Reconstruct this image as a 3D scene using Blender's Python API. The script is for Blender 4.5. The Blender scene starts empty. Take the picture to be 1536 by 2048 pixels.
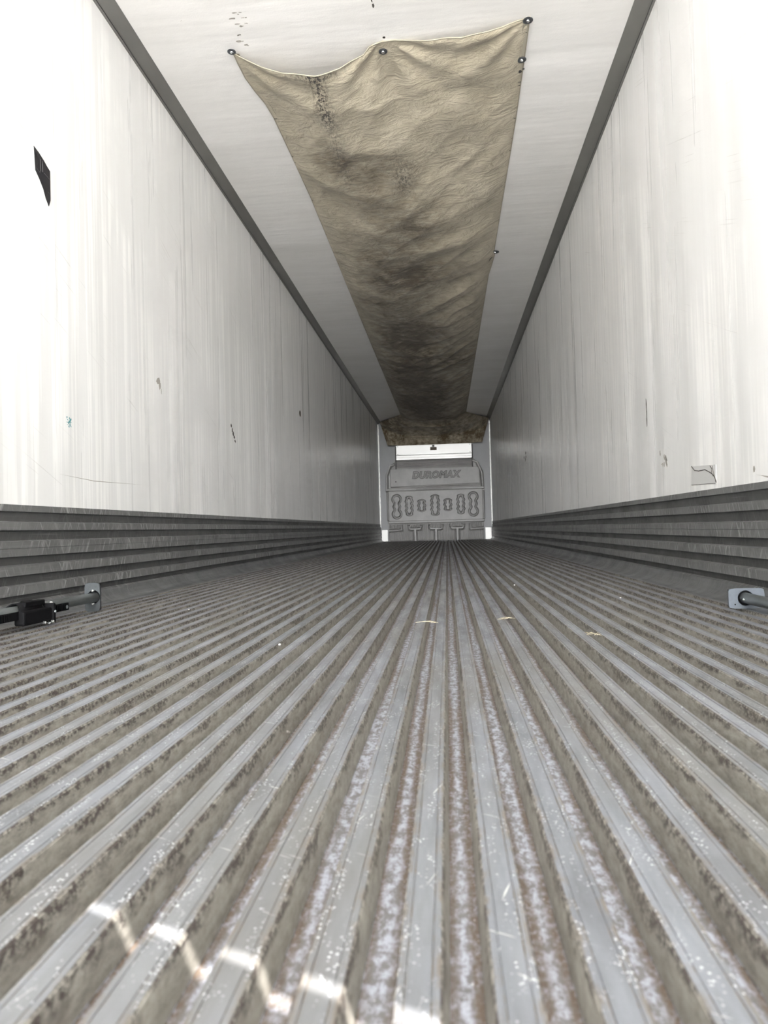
import bpy, bmesh, math, random
import numpy as np
from mathutils import Vector, Matrix
C = bpy.context.scene
COL = C.collection
random.seed(7)
# ------------------------------------------------------------------ camera
RX = (0.9957363, 0.08827744, -0.02676394); UP = (0.02882094, -0.02210961, 0.99934004); FW = (-0.08762744, 0.99585052, 0.02455958)
cam = bpy.data.cameras.new('camera'); camo = bpy.data.objects.new('camera', cam); COL.objects.link(camo)
camo.matrix_world = Matrix(((RX[0], UP[0], -FW[0], 0), (RX[1], UP[1], -FW[1], 0), (RX[2], UP[2], -FW[2], .272), (0, 0, 0, 1)))
cam.sensor_fit = 'VERTICAL'; cam.sensor_height = 36.0; cam.lens = 36.0 * 1420 / 2048
cam.clip_start = .02; cam.clip_end = 500
cam.dof.use_dof = True; cam.dof.focus_distance = 3.0; cam.dof.aperture_fstop = 9.0
C.camera = camo
# ------------------------------------------------------------------ exposure
C.view_settings.view_transform = 'Standard'; C.view_settings.look = 'None'
C.view_settings.gamma = 1; C.view_settings.use_curve_mapping = False
C.view_settings.exposure = 2.68
C.render.film_transparent = False
# ------------------------------------------------------------------ sky: bright lobe added behind the open doors to light the far end
W = bpy.data.worlds.new('sky'); C.world = W; W.use_nodes = True
nt = W.node_tree; nt.nodes.clear()
def wn(t): return nt.nodes.new(t)
tc = wn('ShaderNodeTexCoord'); dt = wn('ShaderNodeVectorMath'); dt.operation = 'DOT_PRODUCT'
dt.inputs[1].default_value = (0.03, -0.998, 0.05)
nt.links.new(tc.outputs['Generated'], dt.inputs[0])
mr = wn('ShaderNodeMapRange'); mr.interpolation_type = 'SMOOTHSTEP'
mr.inputs['From Min'].default_value = .92; mr.inputs['From Max'].default_value = .995
mr.inputs['To Min'].default_value = .5; mr.inputs['To Max'].default_value = 8.6
nt.links.new(dt.outputs['Value'], mr.inputs['Value'])
cr = wn('ShaderNodeMix'); cr.data_type = 'RGBA'
cr.inputs[6].default_value = (.72, .86, 1.0, 1); cr.inputs[7].default_value = (.97, .985, 1.0, 1)
m2 = wn('ShaderNodeMapRange'); m2.inputs['From Min'].default_value = .6; m2.inputs['From Max'].default_value = .98
nt.links.new(dt.outputs['Value'], m2.inputs['Value']); nt.links.new(m2.outputs[0], cr.inputs[0])
bg = wn('ShaderNodeBackground'); wo = wn('ShaderNodeOutputWorld')
nt.links.new(cr.outputs[2], bg.inputs['Color']); nt.links.new(mr.outputs[0], bg.inputs['Strength'])
nt.links.new(bg.outputs[0], wo.inputs[0])
W.cycles.sampling_method = 'MANUAL'; W.cycles.sample_map_resolution = 512
# ------------------------------------------------------------------ sun from behind and above the open doors
SUN_A, SUN_B = .40, .676
s = bpy.data.lights.new('sun', 'SUN'); s.energy = 16.0; s.angle = math.radians(.12); s.color = (1, .97, .93)
so = bpy.data.objects.new('sun', s); COL.objects.link(so); so.location = (5, -8, 10)
so.rotation_euler = Vector((-SUN_A, SUN_B, -1)).to_track_quat('-Z', 'Y').to_euler()
# daylight portal in the open rear doorway (only guides sampling)
pl = bpy.data.lights.new('doorway_portal', 'AREA'); pl.shape = 'RECTANGLE'; pl.size = 2.5; pl.size_y = 2.75
pl.cycles.is_portal = True
po = bpy.data.objects.new('doorway_portal', pl); COL.objects.link(po)
po.location = (-.238, -1.16, 1.33); po.rotation_euler = (math.radians(90), 0, 0)

# ================================================================== helpers
def link(o, parent=None):
    COL.objects.link(o)
    if parent is not None: o.parent = parent
    return o
def mesh_obj(name, verts, faces, mats, parent=None, smooth=False, mi=None, origin=(0, 0, 0)):
    me = bpy.data.meshes.new(name)
    v = np.asarray(verts, dtype=float) - np.asarray(origin, dtype=float)
    me.from_pydata(v.tolist(), [], [tuple(int(i) for i in f) for f in faces]); me.update()
    for m in (mats if isinstance(mats, (list, tuple)) else [mats]): me.materials.append(m)
    me.polygons.foreach_set('use_smooth', [bool(smooth)] * len(me.polygons))
    if mi is not None: me.polygons.foreach_set('material_index', mi)
    o = bpy.data.objects.new(name, me); o.location = origin
    if parent is not None: o.location = Vector(origin) - parent.location
    return link(o, parent)
def thing(name, label, cat, loc=(0, 0, 0), group=None):
    o = bpy.data.objects.new(name, None); o.location = loc; o.empty_display_size = .1; COL.objects.link(o)
    o['label'] = label; o['category'] = cat
    if group: o['group'] = group
    return o
def tag(o, label, cat, group=None):
    o['label'] = label; o['category'] = cat
    if group: o['group'] = group
    return o
def structure(o, label=None):
    o['kind'] = 'structure'
    if label: o['label'] = label
    return o
class B:      # mesh collector
    def __init__(s): s.v = []; s.f = []
    def box(s, a, b):
        n = len(s.v); (x0, y0, z0), (x1, y1, z1) = a, b
        s.v += [(x0,y0,z0),(x1,y0,z0),(x1,y1,z0),(x0,y1,z0),(x0,y0,z1),(x1,y0,z1),(x1,y1,z1),(x0,y1,z1)]
        s.f += [tuple(n+i for i in q) for q in ((0,3,2,1),(4,5,6,7),(0,1,5,4),(1,2,6,5),(2,3,7,6),(3,0,4,7))]
        return s
    def prism(s, poly, fn, d0, d1):   # poly of 2D points (ccw), fn(p,d)->xyz
        n = len(s.v); k = len(poly)
        s.v += [fn(p, d0) for p in poly] + [fn(p, d1) for p in poly]
        s.f += [tuple(range(n + k - 1, n - 1, -1)), tuple(range(n + k, n + 2 * k))]
        s.f += [(n + i, n + (i + 1) % k, n + k + (i + 1) % k, n + k + i) for i in range(k)]
        return s
    def tube(s, p0, p1, r, r1=None, seg=24, cap=True):
        p0, p1 = Vector(p0), Vector(p1); r1 = r if r1 is None else r1
        d = (p1 - p0).normalized(); a = d.orthogonal().normalized(); b = d.cross(a)
        n = len(s.v)
        for p, q in ((p0, r), (p1, r1)):
            for i in range(seg):
                t = 2 * math.pi * i / seg; s.v.append(tuple(p + q * (math.cos(t) * a + math.sin(t) * b)))
        s.f += [(n + i, n + (i + 1) % seg, n + seg + (i + 1) % seg, n + seg + i) for i in range(seg)]
        if cap: s.f += [tuple(range(n + seg - 1, n - 1, -1)), tuple(range(n + seg, n + 2 * seg))]
        return s
    def revolve(s, c, axis, prof, seg=24):     # prof list of (r, h) along axis
        c = Vector(c); d = Vector(axis).normalized(); a = d.orthogonal().normalized(); b = d.cross(a); n = len(s.v)
        for r, h in prof:
            for i in range(seg):
                t = 2 * math.pi * i / seg; s.v.append(tuple(c + d * h + r * (math.cos(t) * a + math.sin(t) * b)))
        for j in range(len(prof) - 1):
            for i in range(seg):
                s.f.append((n + j*seg + i, n + j*seg + (i+1) % seg, n + (j+1)*seg + (i+1) % seg, n + (j+1)*seg + i))
        s.f.append(tuple(n + i for i in range(seg - 1, -1, -1))); s.f.append(tuple(n + (len(prof)-1)*seg + i for i in range(seg)))
        return s
    def build(s, name, mat, parent=None, smooth=False, bevel=0, origin=None):
        if origin is None: origin = parent.location if parent is not None else (0, 0, 0)
        o = mesh_obj(name, s.v, s.f, mat, parent, smooth, origin=tuple(origin))
        if bevel:
            m = o.modifiers.new('bevel', 'BEVEL'); m.width = bevel; m.segments = 2; m.limit_method = 'ANGLE'
        if smooth or bevel:
            pass
        return o
def vnoise(U, V, seed):       # smooth value noise, cell size 1
    rng = np.random.RandomState(seed); T = rng.rand(256, 256) * 2 - 1
    iu = np.floor(U).astype(int); iv = np.floor(V).astype(int); fu = U - iu; fv = V - iv
    fu = fu * fu * (3 - 2 * fu); fv = fv * fv * (3 - 2 * fv)
    g = lambda a, b: T[a % 256, b % 256]
    return (g(iu, iv) * (1 - fu) + g(iu + 1, iv) * fu) * (1 - fv) + (g(iu, iv + 1) * (1 - fu) + g(iu + 1, iv + 1) * fu) * fv
def fbm(U, V, seed, n=4):
    r = 0; a = 1
    for i in range(n): r = r + a * vnoise(U * 2**i + 13.7 * i, V * 2**i + 7.1 * i, seed + i); a *= .5
    return r
def ridged(U, V, seed): return 1 - np.abs(vnoise(U, V, seed)) * 2
def sstep(a, b, x): t = np.clip((x - a) / (b - a), 0, 1); return t * t * (3 - 2 * t)
def grid(name, X, Y, Z, mat, parent=None, keep=None, attrs=None, flip=False, smooth=True):
    nv, nu = X.shape; co = np.stack([X, Y, Z], -1).reshape(-1, 3)
    if parent is not None: co = co - np.array(parent.location)
    idx = np.arange(nu * nv).reshape(nv, nu)
    q = np.stack([idx[:-1, :-1], idx[:-1, 1:], idx[1:, 1:], idx[1:, :-1]], -1).reshape(-1, 4)
    if flip: q = q[:, ::-1]
    if keep is not None: q = q[keep.reshape(-1)]
    me = bpy.data.meshes.new(name); me.vertices.add(len(co)); me.vertices.foreach_set('co', co.reshape(-1))
    me.loops.add(q.size); me.loops.foreach_set('vertex_index', np.ascontiguousarray(q).reshape(-1))
    me.polygons.add(len(q)); me.polygons.foreach_set('loop_start', np.arange(len(q)) * 4); me.polygons.foreach_set('loop_total', np.full(len(q), 4))
    me.update(calc_edges=True); me.validate()
    me.polygons.foreach_set('use_smooth', [bool(smooth)] * len(me.polygons))
    for k, a in (attrs or {}).items():
        at = me.attributes.new(k, 'FLOAT', 'POINT'); at.data.foreach_set('value', np.asarray(a, dtype=float).reshape(-1))
    me.materials.append(mat)
    return link(bpy.data.objects.new(name, me), parent)

# ================================================================== materials
class M:
    def __init__(s, name, base=(.5, .5, .5), rough=.5, metal=0.0, spec=.5):
        s.m = bpy.data.materials.new(name); s.m.use_nodes = True; s.t = s.m.node_tree
        s.b = s.t.nodes['Principled BSDF']; s.b.inputs['Base Color'].default_value = (*base, 1)
        s.b.inputs['Roughness'].default_value = rough; s.b.inputs['Metallic'].default_value = metal
        s.b.inputs['Specular IOR Level'].default_value = spec; s.tc = None; s.nrm = None
    def n(s, t, **k):
        x = s.t.nodes.new(t)
        for a, b in k.items(): setattr(x, a, b)
        return x
    def l(s, a, b): s.t.links.new(a, b)
    def co(s, scale=(1, 1, 1), rot=(0, 0, 0), loc=(0, 0, 0)):
        if s.tc is None: s.tc = s.n('ShaderNodeTexCoord')
        m = s.n('ShaderNodeMapping'); m.inputs['Scale'].default_value = scale; m.inputs['Rotation'].default_value = rot; m.inputs['Location'].default_value = loc
        if rot != (0, 0, 0):
            r = s.n('ShaderNodeMapping'); r.inputs['Rotation'].default_value = rot; s.l(s.tc.outputs['Object'], r.inputs[0])
            m.inputs['Rotation'].default_value = (0, 0, 0); s.l(r.outputs[0], m.inputs[0])
        else: s.l(s.tc.outputs['Object'], m.inputs[0])
        return m.outputs[0]
    def noise(s, scale=(1, 1, 1), d=4, r=.5, rot=(0, 0, 0), loc=(0, 0, 0), dist=0):
        x = s.n('ShaderNodeTexNoise'); x.inputs['Scale'].default_value = 1; x.inputs['Detail'].default_value = d
        x.inputs['Roughness'].default_value = r; x.inputs['Distortion'].default_value = dist; s.l(s.co(scale, rot, loc), x.inputs['Vector']); return x.outputs['Fac']
    def vor(s, scale=(1, 1, 1), rnd=1):
        x = s.n('ShaderNodeTexVoronoi'); x.inputs['Scale'].default_value = 1; x.inputs['Randomness'].default_value = rnd; s.l(s.co(scale), x.inputs['Vector']); return x.outputs['Distance']
    def ramp(s, f, a, b, lo=0., hi=1.):
        x = s.n('ShaderNodeMapRange'); x.clamp = True; x.inputs['From Min'].default_value = a; x.inputs['From Max'].default_value = b
        x.inputs['To Min'].default_value = lo; x.inputs['To Max'].default_value = hi; s.l(f, x.inputs['Value']); return x.outputs[0]
    def math(s, op, a, b=None):
        x = s.n('ShaderNodeMath', operation=op)
        for i, v in enumerate((a, b)):
            if v is None: continue
            if isinstance(v, (int, float)): x.inputs[i].default_value = v
            else: s.l(v, x.inputs[i])
        return x.outputs[0]
    def mix(s, f, a, b):
        x = s.n('ShaderNodeMix', data_type='RGBA')
        for i, v in ((0, f), (6, a), (7, b)):
            if isinstance(v, tuple): x.inputs[i].default_value = (*v, 1)
            elif isinstance(v, (int, float)): x.inputs[i].default_value = v
            else: s.l(v, x.inputs[i])
        return x.outputs[2]
    def attr(s, name): x = s.n('ShaderNodeAttribute'); x.attribute_name = name; return x.outputs['Fac']
    def color(s, c): s.l(c, s.b.inputs['Base Color']); return s
    def rough(s, c): s.l(c, s.b.inputs['Roughness']); return s
    def metal(s, c): s.l(c, s.b.inputs['Metallic']); return s
    def bump(s, h, dist=.001, strength=1.):
        x = s.n('ShaderNodeBump'); x.inputs['Distance'].default_value = dist; x.inputs['Strength'].default_value = strength
        s.l(h, x.inputs['Height'])
        if s.nrm is not None: s.l(s.nrm, x.inputs['Normal'])
        s.nrm = x.outputs[0]; s.l(s.nrm, s.b.inputs['Normal']); return s

def wall_mat(name, slope, tint):
    m = M(name, rough=.32, spec=.5)
    st = m.noise((1, 9, .35), 5, .6)                 # vertical grime runs
    st2 = m.noise((1, 40, .9), 3, .5, loc=(3, 0, 0))
    pat = m.noise((1, .8, 1.1), 4, .6, loc=(0, 4, 9))
    col = m.mix(m.ramp(st, .28, .72), (.81, .805, .79), (.765, .755, .735))
    col = m.mix(m.math('MULTIPLY', m.ramp(st2, .47, .58), m.ramp(pat, .44, .58)), col, (.92, .91, .885))
    col = m.mix(m.ramp(pat, .5, .75, 0, .35), col, tint)
    # scrape lines slanting along the wall
    sc = m.noise((1, 1.6, 190), 2, .5, rot=(slope, 0, 0))
    sm = m.noise((1, 2.2, 3.5), 3, .6, loc=(5, 5, 0))
    scr = m.math('MULTIPLY', m.ramp(sc, .66, .72), m.ramp(sm, .52, .64))
    col = m.mix(m.math('MULTIPLY', scr, .45), col, (.33, .31, .28))
    col = m.mix(m.math('MULTIPLY', m.ramp(m.noise((1, 26, 19), 3, .7, loc=(9, 0, 0)), .80, .83), m.ramp(sm, .45, .6)), col, (.18, .16, .13))
    m.color(col); m.rough(m.ramp(st, .3, .7, .22, .42))
    m.bump(m.noise((1, 3.5, .18), 1, .4, loc=(0, 11, 0)), .012)
    m.bump(m.noise((1, 22, .6), 1, .5), .0006)
    m.bump(m.noise((1, 90, 160), 2, .5), .00025)
    return m.m
MW_L = wall_mat('white_wall_left', .38, (.76, .75, .73)); MW_R = wall_mat('white_wall_right', -.38, (.74, .72, .69))

m = M('white_ceiling', rough=.34)
pat = m.noise((1.2, 2.5, 1), 4, .6); big = m.noise((.5, 1.4, 1), 2, .5, loc=(2, 2, 0))
col = m.mix(m.ramp(pat, .35, .65), (.93, .91, .885), (.86, .84, .81))
col = m.mix(m.math('MULTIPLY', m.ramp(m.noise((26, 34, 1), 3, .7), .77, .80), .8), col, (.25, .2, .16))
m.color(col); m.bump(m.noise((.6, 4.2, 1), 3, .5), .013); m.bump(m.noise((9, 28, 1), 3, .5), .0012); m.bump(m.noise((130, 130, 1), 2), .0003)
M_CEIL = m.m

m = M('cove_plastic', (.16, .155, .145), .38); m.color(m.mix(m.ramp(m.noise((3, 1.5, 3), 4, .6), .35, .65), (.19, .185, .172), (.15, .145, .135))); M_COVE = m.m
M_COVE_D = M('cove_groove', (.07, .068, .064), .45).m

def scuff_mat(name, base, lo):
    m = M(name, base, .42, .35)
    sc = m.noise((1, 75, 7), 3, .6, rot=(.5, 0, 0)); sc2 = m.noise((1, 60, 5), 3, .6, rot=(-.35, 0, 0), loc=(3, 0, 0))
    br = m.noise((1, 2.5, 160), 3, .6)
    blotch = m.noise((1, 5, 9), 4, .65, loc=(7, 0, 0))
    f = m.math('MAXIMUM', m.ramp(sc, .53, .70), m.ramp(sc2, .56, .72))
    f = m.math('MULTIPLY', f, m.ramp(blotch, .36, .6, .1, 1.0))
    col = m.mix(m.ramp(blotch, .3, .7), base, tuple(c * .72 for c in base)); col = m.mix(m.math('MULTIPLY', f, lo), col, (.50, .50, .49))
    col = m.mix(m.ramp(br, .62, .75, 0, .25), col, (.45, .45, .45))
    m.color(col); m.rough(m.ramp(blotch, .3, .7, .32, .5)); m.bump(br, .00025); m.bump(f, .0004)
    return m.m
M_SCUFF = scuff_mat('scuff_aluminium', (.20, .20, .198), .8); M_SCUFF_R = scuff_mat('scuff_recess_shade', (.105, .105, .102), .15)  # recess copy darker: shade between the ribs put into its colour
M_COVEBASE = scuff_mat('cove_base_aluminium', (.17, .172, .175), .15)

# floor: tops, flanks and channel beds
m = M('tread_top', rough=.45, metal=.2, spec=.35)
a = m.noise((20, 3.0, 1), 5, .65); bl = m.noise((6, 1.2, 1), 4, .6, loc=(4, 4, 0)); sc = m.noise((16, 260, 1), 2, .5, rot=(0, 0, .5)); sc2 = m.noise((240, 12, 1), 2, .5, rot=(0, 0, .35))
col = m.mix(m.ramp(a, .35, .65), (.22, .23, .255), (.125, .13, .14))
col = m.mix(m.ramp(bl, .45, .7, 0, .8), col, (.155, .15, .14))
col = m.mix(m.math('MULTIPLY', m.math('MAXIMUM', m.ramp(sc, .70, .76), m.ramp(sc2, .70, .76)), .6), col, (.82, .81, .78))
ed = m.attr('edge'); col = m.mix(m.math('MULTIPLY', m.ramp(ed, .5, .9), m.ramp(m.noise((60, 30, 1), 4, .7), .44, .6)), col, (.16, .14, .12))
dots = m.vor((260, 240, 1)); dm = m.math('MULTIPLY', m.ramp(dots, .16, .34, 1, 0), m.ramp(m.noise((70, 14, 1), 3, .6), .50, .62))
col = m.mix(dm, col, (.60, .61, .63))
m.color(col); m.rough(m.ramp(a, .3, .7, .30, .5)); m.bump(dm, .0006); m.bump(m.noise((30, 260, 1), 3, .6), .00012); M_TOP = m.m

m = M('tread_flank', rough=.6, metal=.15)
a = m.noise((30, 40, 120), 5, .75); b = m.noise((5, 9, 20), 5, .7, loc=(5, 0, 0))
col = m.mix(m.ramp(a, .35, .65), (.30, .285, .25), (.165, .152, .132))
ed = m.attr('edge')          # 1 at the top lip
st = m.math('MULTIPLY', m.ramp(m.math('ADD', ed, m.ramp(b, .35, .65, -.40, .35)), .62, .85), m.ramp(m.noise((30, 130, 160), 4, .75), .43, .53))
col = m.mix(st, col, (.055, .045, .04)); col = m.mix(m.ramp(b, .55, .7, 0, .5), col, (.16, .14, .115))
m.color(col); m.bump(a, .0004); M_FLANK = m.m

m = M('channel_bed', rough=.6, metal=.1)
a = m.noise((110, 60, 1), 4, .75); c = m.noise((19, 1.6, 1), 4, .65, loc=(2, 7, 0)); sp = m.noise((190, 130, 1), 3, .7, loc=(5, 3, 0))
col = m.mix(m.ramp(a, .42, .56), (.38, .395, .46), (.16, .155, .155))
ed = m.attr('edge'); rust = m.ramp(m.math('ADD', m.math('MULTIPLY', ed, .34), c), .58, .80)
rust = m.math('MULTIPLY', rust, m.ramp(sp, .34, .56, .35, 1.))
col = m.mix(rust, col, (.115, .085, .062)); col = m.mix(m.ramp(c, .60, .75, 0, .8), col, (.15, .115, .085))
col = m.mix(m.ramp(sp, .66, .72, 0, .7), col, (.70, .70, .74))
m.color(col); m.bump(a, .0008); M_BED = m.m

m = M('canvas', rough=.85, spec=.2); m.b.inputs['Sheen Weight'].default_value = .15
d = m.attr('dirt'); k = m.attr('smear')
f1 = m.noise((7, 7, 7), 6, .7); f2 = m.noise((38, 9, 9), 4, .7, rot=(0, 0, .5)); f3 = m.noise((8, 46, 8), 4, .7, rot=(0, 0, .3), loc=(3, 3, 0)); f4 = m.noise((3, 1.1, 1), 4, .6, loc=(8, 8, 0))
col = m.mix(m.ramp(f1, .3, .7), (.54, .485, .375), (.40, .35, .255))
col = m.mix(m.ramp(f4, .45, .7, 0, .45), col, (.30, .265, .20))
dd = m.math('MULTIPLY', d, m.math('ADD', m.ramp(f1, .25, .7, .15, .9), m.ramp(f3, .35, .65, 0, .5)))
col = m.mix(m.ramp(dd, .08, .88, 0, .95), col, (.085, .060, .032))
ln = m.math('MAXIMUM', m.ramp(m.noise((190, 2.2, 1), 2, .5, rot=(0, 0, .08)), .71, .76), m.ramp(m.noise((2.4, 170, 1), 2, .5, rot=(0, 0, -.06), dist=.4), .70, .76))
ln2 = m.ramp(m.noise((3, 90, 1), 2, .5, rot=(0, 0, .7), dist=.6), .69, .75)
gate = m.ramp(m.noise((3, 3, 1), 2, .5, loc=(1, 5, 0)), .46, .56)
col = m.mix(m.math('MULTIPLY', m.math('MULTIPLY', ln, gate), .6), col, (.10, .08, .06)); col = m.mix(m.math('MULTIPLY', ln2, .5), col, (.62, .57, .47))
sm = m.math('MULTIPLY', k, m.ramp(m.noise((60, 26, 1), 5, .8), .47, .54)); col = m.mix(sm, col, (.03, .026, .024))
col = m.mix(m.math('MULTIPLY', m.ramp(m.noise((46, 46, 1), 3, .7, loc=(6, 1, 0)), .74, .77), .9), col, (.06, .05, .04))
m.color(col); m.bump(m.noise((6, 9, 3), 5, .62, dist=.7), .020); m.bump(f3, .004); m.bump(m.noise((420, 420, 1), 1), .0003); M_CANVAS = m.m
M_HEM = M('canvas_hem', (.40, .365, .29), .85).m; M_STITCH = M('stitch_thread', (.16, .14, .11), .9).m

m = M('grey_plastic', rough=.45); col = m.mix(m.ramp(m.noise((4, 4, 4), 4, .6), .35, .65), (.42, .41, .395), (.35, .34, .325))
m.color(col); M_BULK = m.m
m = M('front_panel_grey', rough=.4); m.color(m.mix(m.ramp(m.noise((3, 3, 1.2), 4, .6), .35, .65), (.30, .30, .305), (.25, .25, .25))); M_FRONT = m.m
m = M('bright_aluminium', (.45, .445, .43), .42, .8); m.bump(m.noise((60, 60, 60), 3), .0015); M_ALU = m.m
m = M('corner_aluminium', (.45, .445, .43), .45, .8); m.bump(m.noise((4, 4, 9), 3), .003); M_CORNER = m.m
M_DARK = M('dark_steel', (.05, .048, .045), .5, .3).m
m = M('black_paint', (.004, .004, .0045), .7, spec=.12); M_BLACK = m.m
m = M('galvanised', rough=.38, metal=.7); m.color(m.mix(m.ramp(m.noise((40, 12, 40), 4, .6), .35, .65), (.33, .36, .36), (.24, .265, .265))); M_GALV = m.m
m = M('pad_grey', rough=.5, metal=.2); m.color(m.mix(m.ramp(m.noise((60, 60, 60), 4, .6), .4, .75), (.055, .062, .065), (.04, .045, .047))); M_PAD = m.m
m = M('pad_pale', rough=.5, metal=.2); m.color(m.mix(m.ramp(m.noise((60, 60, 60), 4, .6), .4, .75), (.12, .135, .155), (.095, .107, .12))); M_PAD2 = m.m
M_ZINC = M('bright_zinc', (.9, .9, .88), .18, .9).m
M_WASH = M('washer_steel', (.12, .125, .135), .4, .6).m
m = M('black_tape', (.012, .012, .016), .42); m.bump(m.noise((60, 60, 60), 3), .0006); M_TAPE = m.m
M_TAPELINE = M('tape_crease', (.10, .10, .11), .4).m
M_MARK = M('grime_mark', (.05, .042, .035), .8).m
M_BROWN = M('brown_sticker', (.085, .06, .04), .6).m
M_TEAL = M('teal_paint', (.10, .32, .34), .6).m
M_PATCH = M('patch_laminate', (.60, .595, .58), .4).m
M_CHIP = M('bare_laminate', (.36, .335, .30), .7).m
M_STRAW = M('straw', (.42, .37, .26), .7).m
M_CRUMB = M('white_chip', (.8, .78, .74), .5).m
m = M('yard_concrete', (.62, .62, .62), .9); M_YARD = m.m
M_SHELL = M('trailer_skin', (.7, .7, .7), .4).m
M_BLOCKER = M('sun_blocker_sheet', (.55, .54, .52), .6).m  # for the invented sun blocker outside

m = M('slit_dimmer'); tb = m.n('ShaderNodeBsdfTransparent'); tb.inputs[0].default_value = (.48, .48, .48, 1); m.l(tb.outputs[0], m.t.nodes['Material Output'].inputs[0]); M_DIMMER = m.m  # added film that dims the sun in the slit
# ================================================================== dimensions (metres; z = 0 is the top of the floor ridges)
XL, XR, YR, YF, ZC = -1.488, 1.012, -1.10, 15.88, 2.683
# ---- floor
xs, zs, ea, mt = [], [], [], []          # profile points and material of the segment that follows
def pt(x, z, e, k): xs.append(x); zs.append(z); ea.append(e); mt.append(k)
PITCH, RW, DEP = .0583, .0262, .030
pt(XL - .02, 0, 0, 0); pt(XL + .06, 0, 0, 0)
x00 = .0205
ks = list(range(-24, 16))
for i, k in enumerate(ks):
    x = x00 + PITCH * k; w = RW
    if i > 0:
        pt(x - .0049, -DEP + .0015, 0, 1); pt(x - .0012, -.0022, .95, 1); pt(x - .0004, -.0016, 1, 1)
    pt(x, -.0003, 1, 0); pt(x + .0008, 0, .9, 0); pt(x + .0042, 0, .5, 0); pt(x + .0046, -.0009, 1, 0); pt(x + .0054, -.0009, 1, 0); pt(x + .0058, 0, .45, 0)
    pt(x + w * .5, .0001, 0, 0)
    pt(x + w - .0058, 0, .45, 0); pt(x + w - .0054, -.0009, 1, 0); pt(x + w - .0046, -.0009, 1, 0); pt(x + w - .0042, 0, .5, 0); pt(x + w - .0008, 0, .9, 0)
    if i < len(ks) - 1:
        pt(x + w, -.0003, 1, 1); pt(x + w + .0004, -.0016, 1, 1); pt(x + w + .0012, -.0022, .95, 1); pt(x + w + .0049, -DEP + .0015, 0, 2)
        g0, g1 = x + w + .0052, x + PITCH - .0052
        for t, e in ((0, 1), (.18, .75), (.38, .2), (.5, 0), (.62, .2), (.82, .75)): pt(g0 + (g1 - g0) * t, -DEP, e, 2)
        pt(g1, -DEP, 1, 2)
pt(XR - .06, 0, 0, 0); pt(XR + .02, 0, 0, 0)
ys = np.concatenate([np.linspace(YR, 3, 80), np.linspace(3.2, YF, 60)])
rng = np.random.RandomState(5)
Xg = np.tile(np.array(xs), (len(ys), 1)); Zg = np.tile(np.array(zs), (len(ys), 1)); Yg = np.repeat(ys[:, None], len(xs), 1)
fl = grid('floor', Xg, Yg, Zg, M_TOP, attrs={'edge': np.tile(np.array(ea), (len(ys), 1))}, smooth=False)
fl.data.materials.append(M_FLANK); fl.data.materials.append(M_BED)
fl.data.polygons.foreach_set('material_index', np.tile(np.array(mt[:-1]), len(ys) - 1))
structure(fl)
# the floor slab beneath, so the floor has thickness
sl = B().box((XL - .06, YR, -.13), (XR + .06, YF + .08, -.0345)).build('trim_floor_slab', M_SHELL); sl.name = 'trim_9'; structure(sl)

# ---- walls and ceiling
def wall(name, x, sgn, mat):
    g = B(); g.box((min(x, x + sgn * .06), YR, .0), (max(x, x + sgn * .06), YF, ZC + .05)); o = g.build(name, mat); structure(o); return o
wl = wall('wall_left', XL, -1, MW_L); wr = wall('wall_right', XR, 1, MW_R)
ce = B().box((XL - .06, YR, ZC), (XR + .06, YF, ZC + .06)).build('ceiling', M_CEIL); structure(ce)
wf = B().box((XL - .06, YF, -.1), (XR + .06, YF + .08, ZC + .06)).build('wall_front', M_FRONT); structure(wf)

# ---- ribbed aluminium scuff liners (profile: offset from wall, height)
prof = [(.003, .392), (.014, .391), (.015, .368), (.005, .366), (.005, .334), (.016, .331), (.017, .303), (.006, .299), (.006, .268),
        (.020, .264), (.021, .241), (.0185, .240), (.0215, .239), (.022, .213), (.008, .209), (.008, .184), (.024, .180), (.026, .148), (.010, .144), (.010, .116),
        (.028, .111), (.030, .081), (.013, .077), (.013, .056), (.026, .050), (.031, .034), (.043, .018), (.058, .008), (.078, .0015), (.100, .0008)]
recess = {3, 7, 12, 14, 18, 22}
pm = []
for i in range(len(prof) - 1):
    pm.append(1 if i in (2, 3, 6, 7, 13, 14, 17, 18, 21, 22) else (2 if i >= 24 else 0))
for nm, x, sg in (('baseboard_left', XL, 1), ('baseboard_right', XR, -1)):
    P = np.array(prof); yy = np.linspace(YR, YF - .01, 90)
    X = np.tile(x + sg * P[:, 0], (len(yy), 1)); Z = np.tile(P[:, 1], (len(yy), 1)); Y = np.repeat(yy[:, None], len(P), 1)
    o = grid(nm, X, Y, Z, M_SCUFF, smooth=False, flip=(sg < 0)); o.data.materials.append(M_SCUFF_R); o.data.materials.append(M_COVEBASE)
    o.data.polygons.foreach_set('material_index', np.tile(np.array(pm), len(yy) - 1)); structure(o)
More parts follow.
